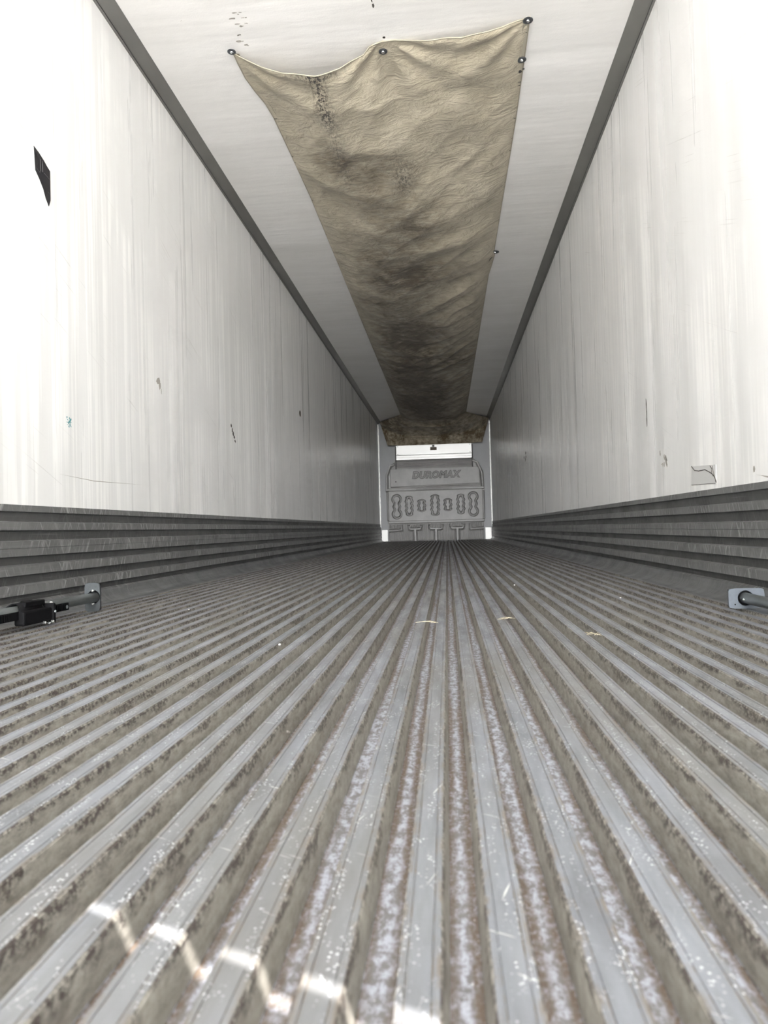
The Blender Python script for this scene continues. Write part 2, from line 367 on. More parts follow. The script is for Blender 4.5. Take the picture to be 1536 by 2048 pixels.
# ---- grey coves between walls and ceiling
def cove(nm, x, sg, w, h):
    pts = [(0.0, -h), (.004, -h), (.009, -h + .001), (.0095, -h + .006), (.006, -h + .0065), (.006, -h + .009), (.012, -h + .0095)]
    n = 8
    for i in range(1, n + 1):
        t = i / n; pts.append((.012 + (w - .014) * t, -h + .0095 + (h - .0115) * (t ** 1.35)))
    pts += [(w, -.002), (w, 0)]
    P = np.array(pts); yy = np.linspace(YR, YF - .01, 60)
    o = grid(nm, np.tile(x + sg * P[:, 0], (len(yy), 1)), np.repeat(yy[:, None], len(P), 1), np.tile(ZC + P[:, 1], (len(yy), 1)), M_COVE, smooth=False, flip=(sg < 0))
    o.data.materials.append(M_COVE_D); mi = [1 if i in (3, 4, 5) else 0 for i in range(len(pts) - 1)]
    o.data.polygons.foreach_set('material_index', np.tile(np.array(mi), len(yy) - 1)); structure(o)
cove('trim_1', XL, 1, .071, .045); cove('trim_2', XR, -1, .080, .045)
# ---- bright corner angles and kick plates at the front wall
for i, (x, sg) in enumerate(((XL, 1), (XR, -1))):
    g = B(); a, b = sorted((x + sg * .002, x + sg * .020)); g.box((a, YF - .012, .30), (b, YF - .001, 2.64))
    a, b = sorted((x, x + sg * .004)); g.box((a, YF - .05, .30), (b, YF - .012, 2.64))
    z = .36
    structure(g.build('trim_%d' % (3 + i), M_CORNER))
    g = B(); a, b = sorted((x + sg * .03, x + sg * .17)); g.box((a, YF - .04, .0), (b, YF - .001, .262))
    structure(g.build('trim_%d' % (5 + i), M_CORNER, bevel=.004))
    g = B()
    zz = .45
    while zz < 2.6:
        g.revolve((x + sg * .018, YF - .0125, zz), (0, -1, 0), [(.006, 0), (.005, .003), (.001, .004)], 8); zz += .14
    structure(g.build('trim_%d' % (7 + i), M_DARK))

# ---- outside: yard and an invented sun blocker whose sheets leave a narrow slit
yd = B().box((-40, -60, -1.35), (40, 60, -1.30)).build('ground', M_YARD); structure(yd)
zc_ = 3.1; q = (zc_) * 1.0
def slit(x): return (.503 - .44 * (x - SUN_A * q + .244)) - SUN_B * q     # far edge of the band, traced back up to the blocker
x0s, x1s, SW = -.285 + SUN_A * q, .10 + SUN_A * q, .0158
cx0, cx1, cy0, cy1 = -1.6, 2.7, -3.4, YR + .04
def cprism(poly, nm, lab):
    g = B(); g.prism(poly, lambda p, d: (p[0], p[1], d), zc_, zc_ + .012)
    o = g.build(nm, M_BLOCKER); structure(o); return o
g = B(); f3 = lambda p, d: (p[0], p[1], d)
g.prism([(cx0, cy0), (x0s, cy0), (x0s, cy1), (cx0, cy1)], f3, zc_, zc_ + .006)
g.prism([(x1s, cy0), (cx1, cy0), (cx1, cy1), (x1s, cy1)], f3, zc_, zc_ + .006)
g.prism([(x0s, slit(x0s)), (x1s, slit(x1s)), (x1s, cy1), (x0s, cy1)], f3, zc_, zc_ + .006)
xm = -.035 + SUN_A * q
g.prism([(x0s, cy0), (xm, cy0), (xm, slit(xm) - SW), (x0s, slit(x0s) - SW * .8)], f3, zc_, zc_ + .006)
g.prism([(xm, cy0), (x1s, cy0), (x1s, slit(x1s) - .03), (xm, slit(xm) - .03)], f3, zc_, zc_ + .006)
gz = B().prism([(x0s, slit(x0s) - SW - .05), (x1s, slit(x1s) - SW - .05), (x1s, slit(x1s) + .02), (x0s, slit(x0s) + .02)], f3, zc_ + .007, zc_ + .010).build('trim_11', M_DIMMER); structure(gz)  # added dimming strip over the slit
g.box((-1.54, cy1 - .06, ZC + .05), (-1.49, cy1, zc_)); g.box((1.02, cy1 - .06, ZC + .05), (1.07, cy1, zc_))
o = g.build('trim_10', M_BLOCKER); structure(o)  # unseen sheets and posts, added to cut the sun to a band

# ================================================================== air chute on the ceiling
ch = thing('air_chute', 'long dirty beige canvas air duct sheet sagging along the middle of the white ceiling', 'air duct', (-.22, 3.45, ZC))
NU, NV = 181, 900
u = np.linspace(0, 1, NU); v = np.linspace(0, 1, NV) ** 1.45
Ub, Vb = np.meshgrid(u, v)
xw = -1.0 + 1.46 * u
yf = np.where(u < .51, 3.42 + .10 * np.sin(np.pi * np.clip(u / .51, 0, 1)) ** .9 + .03 * (u / .51), 3.44 - .09 * np.clip((u - .51) / .49, 0, 1) + .015 * np.sin(np.pi * np.clip((u - .51) / .49, 0, 1)))
yf = yf - .035 * np.exp(-((u - .475) / .02) ** 2)
YE = 14.85
Y = yf[None, :] + (YE - yf[None, :]) * Vb
xl = np.interp(Y, [3.3, 3.5, 3.62, 3.74, 3.86, 4.0, 4.4, 5.0, 20], [-1.0, -1.0, -.995, -.975, -.948, -.935, -.925, -.912, -.905])
xr = np.interp(Y, [3.3, 3.6, 4.2, 6.2, 6.25, 6.5, 6.8, 20], [.462, .468, .478, .482, .495, .485, .468, .470])
X = xl + (xr - xl) * Ub
par = 4 * Ub * (1 - Ub)
sagv = .045 + .055 * sstep(3.6, 6, Y) + .03 * sstep(8, 14.5, Y)
prof_ = np.clip(par, 0, 1) ** .75
hang = (1 - sstep(0, .9, Y - yf[None, :]))
fr = np.where(Ub < .51, .060 * np.sin(np.pi * np.clip(Ub / .51, 0, 1)), .030 * np.sin(np.pi * np.clip((Ub - .51) / .49, 0, 1)))
sag = sagv * prof_ * (1 - hang) + hang * (fr + .004)
Yc = Y - (.35 + .05 * (Y - 3.4)) * par
wr1 = ridged(Yc * 1.9 + .3 * vnoise(X * 2, Y * .7, 3), X * 1.0 + Y * .35, 11)
wr2 = ridged(Yc * 4.2 + .5 * vnoise(X * 3, Y, 5), X * 2.0 - Y * .5, 17)
dg = ridged((Y + 1.5 * X) * 2.0 + .3 * vnoise(X * 3, Y, 6), (X - Y * .25) * 1.2, 23)
radial = 0
for (cx_, cy_, ph) in ((-.25, 3.42, 0), (.46, 3.36, 1), (-1.0, 3.42, 2)):
    rr = np.hypot(X - cx_, Y - cy_); an = np.arctan2(Y - cy_, X - cx_)
    radial = radial + np.exp(-rr / .35) * np.sin(an * 11 + ph + rr * 3) * np.clip(rr * 4, 0, 1)
edge = np.clip(par * 3, 0, 1)
rightside = sstep(.45, .95, Ub) * sstep(4, 6, Y)
disp = edge * (.013 * wr1 + .006 * wr2 + (.006 + .022 * rightside) * dg + .022 * fbm(X * 1.6, Y * 1.1, 31, 4)) + edge * .020 * radial + edge * .004 * ridged((X + .6 * Y) * 7, (Y - X) * 1.4, 77) + edge * .004 * ridged((X - .35 * Y) * 8, (Y + X) * 1.2, 79)
Z = ZC - .0035 - np.clip(sag + disp, 0, 1)
# raised cup above the centre screw of the front hem
dirt = np.clip(1.15 * np.exp(-((Ub - .40) / .27) ** 2) * sstep(4.1, 5.2, Y + .5 * vnoise(X * 3, Y * 2, 41)) * (.45 + .55 * sstep(-.5, .5, vnoise(X * 1.8, Y * 1.7, 43))), 0, 1)
for (bx, by, bs, k) in ((-.62, 4.45, .16, .9), (-.55, 4.60, .10, .8), (-.50, 6.0, .22, .8), (-.15, 4.55, .14, .35), (-.55, 7.2, .3, .7), (-.4, 8.6, .35, .7), (-.45, 10.2, .4, .7), (.1, 9.8, .35, .5)):
    dirt = np.maximum(dirt, k * np.exp(-(((X - bx) / bs) ** 2 + ((Y - by) / (bs * 1.3)) ** 2)))
dirt = np.clip(dirt + .45 * sstep(5.5, 11, Y), 0, 1.1)
smear = 1.0 * np.exp(-((X + .61) / .045) ** 2) * (1 - sstep(3.95, 4.15, Y)) + .8 * np.exp(-((Y - yf[None, :] - .02) / .03) ** 2) * np.exp(-((X + .62) / .16) ** 2)
smear = np.maximum(smear, .75 * np.exp(-(((X + .22) / .07) ** 2 + ((Y - 4.65) / .2) ** 2)))
smear = np.maximum(smear, .5 * np.exp(-((X + .60) / .05) ** 2) * sstep(4.0, 4.1, Y) * (1 - sstep(4.6, 4.9, Y)))
sh = grid('canvas_sheet', X, Y, Z, M_CANVAS, ch, attrs={'dirt': dirt, 'smear': np.clip(smear, 0, 1)}, flip=True)
sd = sh.modifiers.new('thickness', 'SOLIDIFY'); sd.thickness = .0015; sd.offset = 0
# end flap: spreads to the side walls, then drops to the front unit
t = np.linspace(0, 1, 90); Uf, Tf = np.meshgrid(u, t)
z0 = Z[-1]; x0_ = X[-1]
xlft = np.interp(Tf, [0, .55, 1], [x0_[0], -1.425, -1.262]); xrgt = np.interp(Tf, [0, .55, 1], [x0_[-1], .985, .825])
Xf = xlft + (xrgt - xlft) * Uf
Yf_ = YE + (15.70 - YE) * np.clip(Tf / .6, 0, 1) ** .9 - .02 * sstep(.6, 1, Tf)
sidez = np.interp(Tf, [0, .55, 1], [ZC - .004, ZC - .025, 2.135]); midz = z0[NU // 2] + (2.12 - z0[NU // 2]) * Tf ** 1.1
pf = (4 * Uf * (1 - Uf)) ** .6
Zf = sidez * (1 - pf) + midz * pf
Zf = Zf * sstep(0, .2, Tf) + (1 - sstep(0, .2, Tf)) * z0[None, :]
fold = ridged(Tf * 5 - 2.2 * 4 * Uf * (1 - Uf) * (1 - Tf), Uf * 2, 61) * .03 + ridged(Tf * 9 - 3 * 4 * Uf * (1 - Uf), Uf * 3, 67) * .012
ef = np.clip(Tf * 4, 0, 1) * np.clip(4 * Uf * (1 - Uf) * 3, 0, 1) * np.clip((1 - Tf) * 6, .15, 1)
Yf_ = Yf_ - ef * fold
Zf = Zf - ef * fold * .5
ex = grid('end_flap', Xf, Yf_, Zf, M_CANVAS, ch, attrs={'dirt': np.clip(.8 + .2 * fbm(Xf * 3, Zf * 3, 71), 0, 1), 'smear': 0 * Xf}, flip=True)
sd = ex.modifiers.new('thickness', 'SOLIDIFY'); sd.thickness = .0015; sd.offset = 0
# hems with two stitch lines each
def hem(side):
    j = 0 if side < 0 else NU - 1
    yy = Y[:, j]; xx = X[:, j]; zz = Z[:, j]; step = 3
    yy, xx, zz = yy[::step], xx[::step], zz[::step]
    for nm, a, b, th, mat in (('hem', 0, .034, .0022, M_HEM),):
        rows = np.stack([xx - side * a, xx - side * (a + b)], 1)
        Xh = np.stack([rows[:, 0], rows[:, 0], rows[:, 1], rows[:, 1]], 1); Yh = np.repeat(yy[:, None], 4, 1)
        zin = zz - th - .006
        Zh = np.stack([zz + .001, zz - th, zin, zin + .003], 1)
        grid(nm, Xh, Yh, Zh, mat, ch, smooth=False, flip=(side > 0))
    for off in (.004, .029):
        Xs = np.stack([xx - side * off, xx - side * (off + .0014)], 1)
        zo = zz - .0022 - .006 * off / .034 - .0012
        grid('stitching', Xs, np.repeat(yy[:, None], 2, 1), np.stack([zo, zo], 1), M_STITCH, ch, smooth=False, flip=(side > 0))
hem(-1); hem(1)
# front hem roll
fx, fy, fz = X[0], Y[0], Z[0]
g = B(); st = 4
pts = [(fx[i], fy[i], fz[i]) for i in range(0, NU, st)]
ringn = 6
for (x, y, z) in pts:
    for k in range(ringn):
        a = 2 * math.pi * k / ringn; g.v.append((x, y + .0045 * math.cos(a), z + .003 * math.sin(a)))
for i in range(len(pts) - 1):
    for k in range(ringn): g.f.append((i*ringn + k, i*ringn + (k+1) % ringn, (i+1)*ringn + (k+1) % ringn, (i+1)*ringn + k))
g.build('front_hem', M_HEM, ch, smooth=True)
def washer(x, y, r=.023, z=None, lab=None, tilt=(0, 0, -1)):
    z = ZC - .012 if z is None else z
    w = B().revolve((x, y, z), tilt, [(r, 0), (r, .002), (r * .8, .0035), (r * .45, .0035)], 24).build('washer', M_WASH, ch, smooth=False, origin=(x, y, z))
    s_ = B().revolve((x, y, z - .0035), tilt, [(.0085, 0), (.0075, .003), (.003, .0045)], 14).build('screw_head', M_ZINC, None, origin=(x, y, z - .0035))
    s_.parent = w; s_.location = (0, 0, -.0035)
    return w
washer(-1.0, 3.405, .021, ZC - .012); washer(-.25, 3.49, .022, ZC - .018); washer(.452, 3.365, .024, ZC - .014); washer(.452, 3.65, .024, ZC - .014)
washer(.488, 6.22, .035, ZC - .012)
def staple(x, y, z, a=0):
    g = B(); dx, dy = .008 * math.cos(a), .008 * math.sin(a)
    g.tube((x - dx, y - dy, z - .001), (x + dx, y + dy, z - .001), .0016, seg=6)
    g.tube((x - dx, y - dy, z + .003), (x - dx, y - dy, z - .001), .0016, seg=6); g.tube((x + dx, y + dy, z + .003), (x + dx, y + dy, z - .001), .0016, seg=6)
    return g.build('staple', M_DARK, ch, origin=(x, y, z))
for y in (4.0, 4.42, 4.50, 5.03, 5.64, 6.27, 7.0, 7.53, 8.1, 8.45, 9.3, 10.0, 10.71, 11.4, 12.2, 13.0, 13.9):
    staple(float(np.interp(y, Y[:, 0], X[:, 0])) + .015, y, ZC - .0105, random.uniform(-.5, .5))
for y in (3.45, 3.84, 3.87, 4.18, 4.40, 4.54, 4.96, 5.03, 5.57, 6.79, 7.49, 8.3, 9.1, 9.9, 10.7, 11.6, 12.5, 13.6):
    staple(float(np.interp(y, Y[:, -1], X[:, -1])) - .015, y, ZC - .0105, random.uniform(-.5, .5))
# torn hole beside the fifth washer and a bit of lifted canvas
B().prism([(.37, 6.63), (.375, 6.61), (.44, 6.32), (.475, 6.26), (.462, 6.30), (.41, 6.5), (.385, 6.62)], lambda p, d: (p[0], p[1], d), ZC - .036, ZC - .034).build('tear', M_DARK, ch)
for (x, y, r) in ((.452, 3.75, .012), (.47, 3.73, .006)):
    B().revolve((x, y, ZC - .011), (0, 0, -1), [(r, 0), (r, .0016), (r * .4, .002)], 10).build('empty_screw_hole', M_DARK, ch)

# ================================================================== front unit housing
un = thing('evaporator_housing', 'bright bare metal box under the hanging canvas at the far wall', 'housing', (-.24, 15.70, 1.80))
g = B(); g.box((-1.076, 15.70, 1.905), (.592, 15.86, 2.125)); g.build('upper_panel', M_ALU, un, bevel=.004)
g = B(); g.box((-1.076, 15.705, 1.80), (.592, 15.86, 1.900)); g.box((-1.076, 15.695, 1.845), (.592, 15.704, 1.850)); g.build('lower_panel', M_ALU, un, bevel=.003)
for x in (-1.088, .600): B().box((x - .012, 15.69, 1.80), (x + .012, 15.86, 2.10)).build('side_bracket', M_DARK, un, bevel=.002)
lb = B().box((-.318, 15.692, 1.995), (-.176, 15.70, 2.064)).build('label_plate', M_BROWN, un)
g = B(); g.box((-.275, 15.68, 2.068), (-.225, 15.70, 2.11)); g.build('catch', M_DARK, un, bevel=.002)
for z in (2.018, 2.030, 2.042): B().box((-.29, 15.6905, z), (-.204, 15.692, z + .003)).build('label_text_line', M_FRONT, lb).location -= un.location * 0
for x in (-1.04, .555):
    for z in (1.93, 2.10): B().revolve((x, 15.70, z), (0, -1, 0), [(.009, 0), (.007, .004), (.002, .005)], 10).build('screw_head', M_DARK, un)

# ================================================================== moulded bulkhead
bk = thing('bulkhead_panel', 'grey moulded plastic bulkhead with raised lozenges standing against the far wall', 'bulkhead', (-.24, 15.78, 0))
res = .0045
bx = np.arange(-1.36, .885, res); bz = np.arange(.0, 1.792, res)
BX, BZ = np.meshgrid(bx, bz)
def seg(x0, z0, x1, z1):
    px, pz = BX - x0, BZ - z0; dx, dz = x1 - x0, z1 - z0
    tt = np.clip((px * dx + pz * dz) / (dx * dx + dz * dz), 0, 1); return np.hypot(px - tt * dx, pz - tt * dz)
def boxd(cx_, cz_, hx, hz, r=0):
    qx, qz = np.abs(BX - cx_) - hx + r, np.abs(BZ - cz_) - hz + r
    return np.hypot(np.maximum(qx, 0), np.maximum(qz, 0)) + np.minimum(np.maximum(qx, qz), 0) - r
def poly(pts, d0=1e9):
    d = d0
    for a, b in zip(pts[:-1], pts[1:]): d = np.minimum(d, seg(*a, *b))
    return d
H = np.zeros_like(BX)
def ridge(d, w, h): return h * sstep(w, w * .45, d)          # rounded bead
def pipe(d, w): return sstep(w, w * .3, d)
out = [(-1.13, 1.70), (-1.215, 1.68), (-1.300, 1.47), (-1.306, 1.13)]
cxm = -.236
outR = [(.61, 1.735), (.70, 1.70), (.795, 1.47), (.806, 1.17)]
H += .035 * (boxd(cxm, .76, 1.055, .41, .03) < 0) * 0
# main body levels
H += .030 * sstep(.004, -.006, boxd(cxm, .775, 1.035, .335, .02))
H += .030 * sstep(.004, -.008, np.maximum(boxd(cxm, 1.40, .985, .205, .02), -1))
tri = np.maximum(boxd(cxm, 1.62, .95, .17, .05), (np.abs(BX - cxm) * 1.0 + BZ * .38) - 1.545)
H += .030 * sstep(.004, -.006, tri) * (H < .01)
# recess with horizontal ribs under the housing
rc = boxd(cxm - .01, 1.73, .845, .115, .02)
H = np.where(rc < 0, .018 - .012 * sstep(1.66, 1.64, BZ) * 0 + .007 * np.cos(BZ * 2 * math.pi / .055) * (rc < -.01), H)
# shoulder tubes
H = np.maximum(H, .050 * pipe(poly(out), .040)); H = np.maximum(H, .050 * pipe(poly(outR), .040))
# ledge bar
H = np.maximum(H, .055 * sstep(.003, -.010, boxd(cxm, 1.140, 1.075, .030, .02))); H -= .012 * pipe(np.minimum(seg(-1.22, 1.20, .75, 1.235), seg(-1.22, 1.18, .75, 1.215)), .010)
H = np.maximum(H, .042 * sstep(.002, -.004, boxd(-.265, 1.142, .395, .016, .01)) + .02 * (boxd(-.265, 1.142, .395, .016, .01) < 0))
# lower bar
H = np.maximum(H, .055 * sstep(.003, -.010, boxd(cxm, .420, 1.060, .032, .02)))
# side beads
for s_ in (-1, 1): H = np.maximum(H, .040 * pipe(seg(cxm + s_ * 1.055, .47, cxm + s_ * 1.055, 1.06), .025))
# lozenges: a sunken ring round a raised centre
def scallop(cx_, cz_, hx, hz, n, amp):
    zc_l = (BZ - cz_) / hz; w = hx * (1 + amp * np.cos(zc_l * math.pi * n)); base = boxd(cx_, cz_, hx, hz, hx * .9)
    return base - amp * hx * np.cos(zc_l * math.pi * n) * 1.0
loz = [(-1.094, .767, .080, .225, 'd'), (-.82, .775, .050, .175, 's'), (-.543, .778, .050, .105, 's'), (-.246, .780, .062, .195, 's'), (.035, .781, .050, .105, 's'), (.319, .787, .050, .175, 's'), (.594, .783, .080, .225, 'd')]
for (lx, lz, hx, hz, kd) in loz:
    if kd == 'd':
        dz_ = hz - .062
        d = np.minimum(np.minimum(np.hypot((BX - lx), BZ - lz - dz_) - .072, np.hypot(BX - lx, BZ - lz + dz_) - .072), boxd(lx, lz, .040, hz * .8, .02) - .010 * np.cos((BZ - lz) * math.pi * 2 / .13))
    else:
        d = boxd(lx, lz, hx * .86, hz, hx * .8) - .011 * np.cos((BZ - lz) * math.pi * 2 / .10)
    ring = sstep(.046, .026, d) * sstep(-.006, .010, d)
    H = H - .050 * ring + .006 * sstep(.0, -.012, d)
# grooved feet
ft = (BZ < .375)
foot = .022 * sstep(0, -.006, boxd(cxm, .19, 1.045, .180, .03)) + .0035 * np.cos(BX * 2 * math.pi / .038) * (boxd(cxm, .19, 1.04, .17) < 0)
H = np.where(ft, np.where(foot > H, foot, H), H)
for tx in (-.699, -.239, .228):      # T shaped raised dividers, outlined with a sunken line
    d = np.minimum(boxd(tx, .13, .026, .15, .01), boxd(tx, .265, .120, .018, .015))
    d = np.minimum(d, np.minimum(seg(tx - .12, .265, tx - .135, .33), seg(tx + .12, .265, tx + .135, .33)) - .012)
    H = np.where(d < 0, .050, H); H = np.where((d > 0) & (d < .032) & (BZ < .36), np.minimum(H, .03) - .055 * (1 - np.abs(d - .016) / .016), H)
for (a, b) in ((-1.30, -1.00), (.52, .80)):
    d = np.minimum(seg(a, .235, b, .25) - .012, seg(b if a < -1 else a, .25, b if a < -1 else a, .34) - .010); H = np.where((d < 0) & ft, .050, H); H = np.where((d > 0) & (d < .030) & (BZ < .36), np.minimum(H, .03) - .055 * (1 - np.abs(d - .015) / .015), H)
for (a, b, c, d_) in ((-1.25, -1.02, .30, .355), (-.82, -.58, .295, .36), (-.37, -.115, .285, .365), (.075, .335, .29, .37), (.54, .76, .31, .37)):
    ins = (BX > a) & (BX < b) & (BZ > c) & (BZ < d_)
    H = np.where(ins, -.005 + .025 * np.cos(BX * 2 * math.pi / .038), H)
rl = H / .05
H = np.maximum(H, -.03); yb = 15.77 - H * 2.2
# outline
hw = np.interp(BZ, [0, .03, .30, .36, .45, 1.06, 1.10, 1.18, 1.48, 1.70, 1.74, 1.815], [1.045, 1.05, 1.05, 1.07, 1.085, 1.085, 1.10, 1.092, 1.085, .98, .91, .86])
cm = np.interp(BZ, [0, 1.8], [-.238, -.24])
ok = np.abs(BX - cm) <= hw
keep = ok[:-1, :-1] & ok[1:, 1:] & ok[:-1, 1:] & ok[1:, :-1]
ob = grid('moulded_panel', BX, yb, BZ, M_BULK, bk, keep=keep, attrs={'relief': np.clip(rl * 1.0, 0, 1)}, smooth=True)
sd = ob.modifiers.new('thickness', 'SOLIDIFY'); sd.thickness = .02; sd.offset = -1
# raised outlined lettering
tcu = bpy.data.curves.new('lettering', 'FONT'); tcu.body = 'DUROMAX'; tcu.size = .205; tcu.extrude = .004; tcu.fill_mode = 'NONE'; tcu.shear = .22; tcu.align_x = 'CENTER'; tcu.offset = .006; tcu.space_character = 1.12; tcu.bevel_depth = .009
to = bpy.data.objects.new('lettering', tcu); COL.objects.link(to)
bpy.context.view_layer.update()
dg_ = bpy.context.evaluated_depsgraph_get(); tm = bpy.data.meshes.new_from_object(to.evaluated_get(dg_)); bpy.data.objects.remove(to)
tm.materials.clear(); tm.materials.append(M_BULK); M_LET = M('letter_relief_shade', (.24, .235, .225), .5).m; tm.materials[0] = M_LET  # darker than the panel; relief shading put into the outline colour
lt = bpy.data.objects.new('lettering', tm); link(lt, bk)
bb = [v.co.x for v in tm.vertices]; sx = 1.10 / (max(bb) - min(bb))
lt.rotation_euler = (math.pi / 2, 0, 0); lt.scale = (sx, 1, 1); lt.location = Vector((-.221, 15.77 - .066 - .003, 1.385)) - bk.location
for x in (-1.088, .600): B().box((x - .012, 15.68, 1.60), (x + .012, 15.79, 1.785)).build('edge_strip', M_DARK, bk)
for (x, z) in ((-1.13, .86), (-.24, .665), (.61, .86), (.61, .62), (-1.30, 1.30), (-1.13, 1.70), (.64, 1.735), (-1.10, 1.32)):
    B().revolve((x, 15.705, z), (0, -1, 0), [(.016, -.02), (.014, .003), (.006, .006)], 12).build('bolt', M_ZINC if z < 1.31 and x > -.5 and z < .7 else M_DARK, bk)

# ================================================================== cargo bars
def pad(parent, c, w, h, hole, mat, hx=0, hz=0):     # plate with a round hole, facing the camera end
    g = B(); n = 32; cx_, cy_, cz_ = c; ri = hole
    outp = []
    for i in range(n):
        a = 2 * math.pi * i / n; dx, dz = math.cos(a), math.sin(a)
        tx = ((w / 2 - hx * (1 if dx > 0 else -1)) / abs(dx)) if abs(dx) > 1e-6 else 1e9
        tz = ((h / 2 - hz * (1 if dz > 0 else -1)) / abs(dz)) if abs(dz) > 1e-6 else 1e9
        k = min(tx, tz); outp.append((hx + dx * k, hz + dz * k))
    # snap nearest ring points to corners
    for sx_ in (-1, 1):
        for sz_ in (-1, 1):
            cc = (sx_ * (w / 2 - .003), sz_ * (h / 2 - .003)); j = min(range(n), key=lambda q: (outp[q][0] - cc[0])**2 + (outp[q][1] - cc[1])**2); outp[j] = cc
    for y in (cy_, cy_ + .008):
        for i in range(n):
            a = 2 * math.pi * i / n; g.v.append((cx_ + hx + ri * math.cos(a), y, cz_ + hz + ri * math.sin(a)))
        for p in outp: g.v.append((cx_ + p[0], y, cz_ + p[1]))
    for i in range(n):
        j = (i + 1) % n
        g.f += [(i, j, n + j, n + i), (2*n + i, 3*n + i, 3*n + j, 2*n + j), (n + i, n + j, 3*n + j, 3*n + i), (i, 2*n + i, 2*n + j, j)]
    o = g.build('foot_pad', mat, parent)
    b = B().box((cx_ - w / 2 + .004, cy_ + .009, cz_ - h / 2 + .004), (cx_ + w / 2 - .004, cy_ + .020, cz_ + h / 2 - .004)).build('rubber_sole', M_BLACK, parent, bevel=.002)
    return o
lbv = thing('cargo_bar', 'cargo bar with black ratchet lying along the left scuff liner', 'cargo bar', (-1.30, 2.52, 0), 'cargo bars lying along the walls')
P0 = Vector((-1.292, 2.500, .052)); P1 = Vector((-1.292, .42, .062)); D = (P1 - P0).normalized()
pad(lbv, (-1.300, 2.500, .053), .058, .104, .0245, M_PAD, .005, .001)
B().tube(P0 + D * -.004, P0 + D * 1.2, .0175, seg=32).build('tube', M_GALV, lbv, smooth=True)
B().tube(P0 + D * 1.2, P1, .021, seg=32).build('outer_tube', M_GALV, lbv, smooth=True)
for z in (.078, .030): B().revolve(P0 + Vector((.004, -.012, z - .052)), (0, -1, 0), [(.004, 0), (.004, .010), (.002, .012)], 8).build('rivet', M_ZINC, lbv)
# toothed rack beside the tube
def bar(a, b, hw_, hz_):  # box along D between distances
    g = B(); return g
rk = B(); rx, rz = .030, -.010
def along(s_, dx, dz): p = P0 + D * (s_ + .140); return (p.x + dx, p.y, p.z + dz)
def bx_along(g, s0, s1, x0, x1, z0, z1):
    a = along(s0, 0, 0); b = along(s1, 0, 0); n = len(g.v)
    for p in (a, b):
        g.v += [(p[0] + x0, p[1], p[2] + z0), (p[0] + x1, p[1], p[2] + z0), (p[0] + x1, p[1], p[2] + z1), (p[0] + x0, p[1], p[2] + z1)]
    g.f += [(n, n+1, n+2, n+3), (n+7, n+6, n+5, n+4), (n, n+4, n+5, n+1), (n+1, n+5, n+6, n+2), (n+2, n+6, n+7, n+3), (n+3, n+7, n+4, n)]
    return g
bx_along(rk, .085, .95, .020, .0275, -.021, .003)
sx0 = .115
while sx0 < .95:
    if not (.205 < sx0 < .41): bx_along(rk, sx0, sx0 + .0055, .0275, .0315, -.019, .001)
    sx0 += .011
rko = rk.build('toothed_rack', M_BLACK, lbv)
B().revolve(along(.098, .0270, -.010), (1, 0, 0), [(.006, 0), (.006, .002), (.002, .002)], 14).build('rivet', M_GALV, lbv)
bd = B(); bx_along(bd, .215, .365, .012, .046, -.040, .003)
bd.build('ratchet_housing', M_BLACK, lbv, bevel=.006)
cl = B()   # saddle wrapped over the tube
pr = []
segs = 14
for s_ in (.235, .36):
    p = Vector(along(s_, 0, 0))
    for k in range(segs + 1):
        a = math.radians(-30 + 210 * k / segs); r_ = .0245
        cl.v.append((p.x + r_ * math.cos(a), p.y + (.018 * math.sin(a) if s_ > .3 else 0), p.z + r_ * math.sin(a)))
for k in range(segs): cl.f.append((k, k + 1, segs + 1 + k + 1, segs + 1 + k))
o = cl.build('saddle', M_BLACK, lbv, smooth=True); sd = o.modifiers.new('t', 'SOLIDIFY'); sd.thickness = .004; sd.offset = 0
lv = B(); bx_along(lv, .225, .33, .002, .028, .012, .028); lv.revolve(along(.29, .008, .022), (0, 0, 1), [(.020, 0), (.018, .008), (.008, .010)], 18)
lv.build('lever', M_BLACK, lbv, bevel=.003)
pv = B(); bx_along(pv, .205, .218, .012, .052, -.046, .014); pv.build('end_plate', M_BLACK, lbv, bevel=.003)
for (s_, dx, dz, r_) in ((.222, .046, -.043, .006), (.262, .044, -.040, .004), (.200, .030, .015, .004), (.245, .048, -.044, .0035)):
    B().revolve(along(s_, dx, dz), (1, 0, -.2), [(r_, 0), (r_, .006), (r_ * .5, .008)], 10).build('nut', M_ZINC, lbv)
B().revolve(along(.210, .053, -.012), (1, 0, 0), [(.005, -.002), (.004, .001), (.001, .002)], 10).build('pivot_bolt', M_GALV, lbv)
for (s_,) in ((1.6,), ): pass
pad(lbv, (P1.x, .40, P1.z - .008), .058, .104, .021, M_PAD)

rb = thing('cargo_bar', 'bare cargo bar with pale foot plate at the right edge by the right scuff liner', 'cargo bar', (.91, 2.27, 0), 'cargo bars lying along the walls')
Q0 = Vector((.900, 2.262, .034)); Q1 = Vector((.885, .50, .036))
pad(rb, (.905, 2.262, .032), .106, .062, .0235, M_PAD2, -.003, .001)
B().tube(Q0 + Vector((.0, .002, 0)), Q0 + (Q1 - Q0) * .55, .0165, seg=32).build('tube', M_GALV, rb, smooth=True)
B().tube(Q0 + (Q1 - Q0) * .55, Q1, .020, seg=32).build('outer_tube', M_GALV, rb, smooth=True)
B().revolve(Q0 + Vector((-.018, -.035, -.002)), (-1, -.3, .1), [(.004, -.004), (.004, .001), (.001, .002)], 10).build('rivet', M_ZINC, rb)
B().revolve(Q0 + Vector((-.030, -.001, -.020)), (0, -1, 0), [(.0022, 0), (.0022, .001)], 10).build('pin_hole', M_BLACK, rb)
pad(rb, (Q1.x, .48, Q1.z), .106, .062, .0205, M_PAD2)

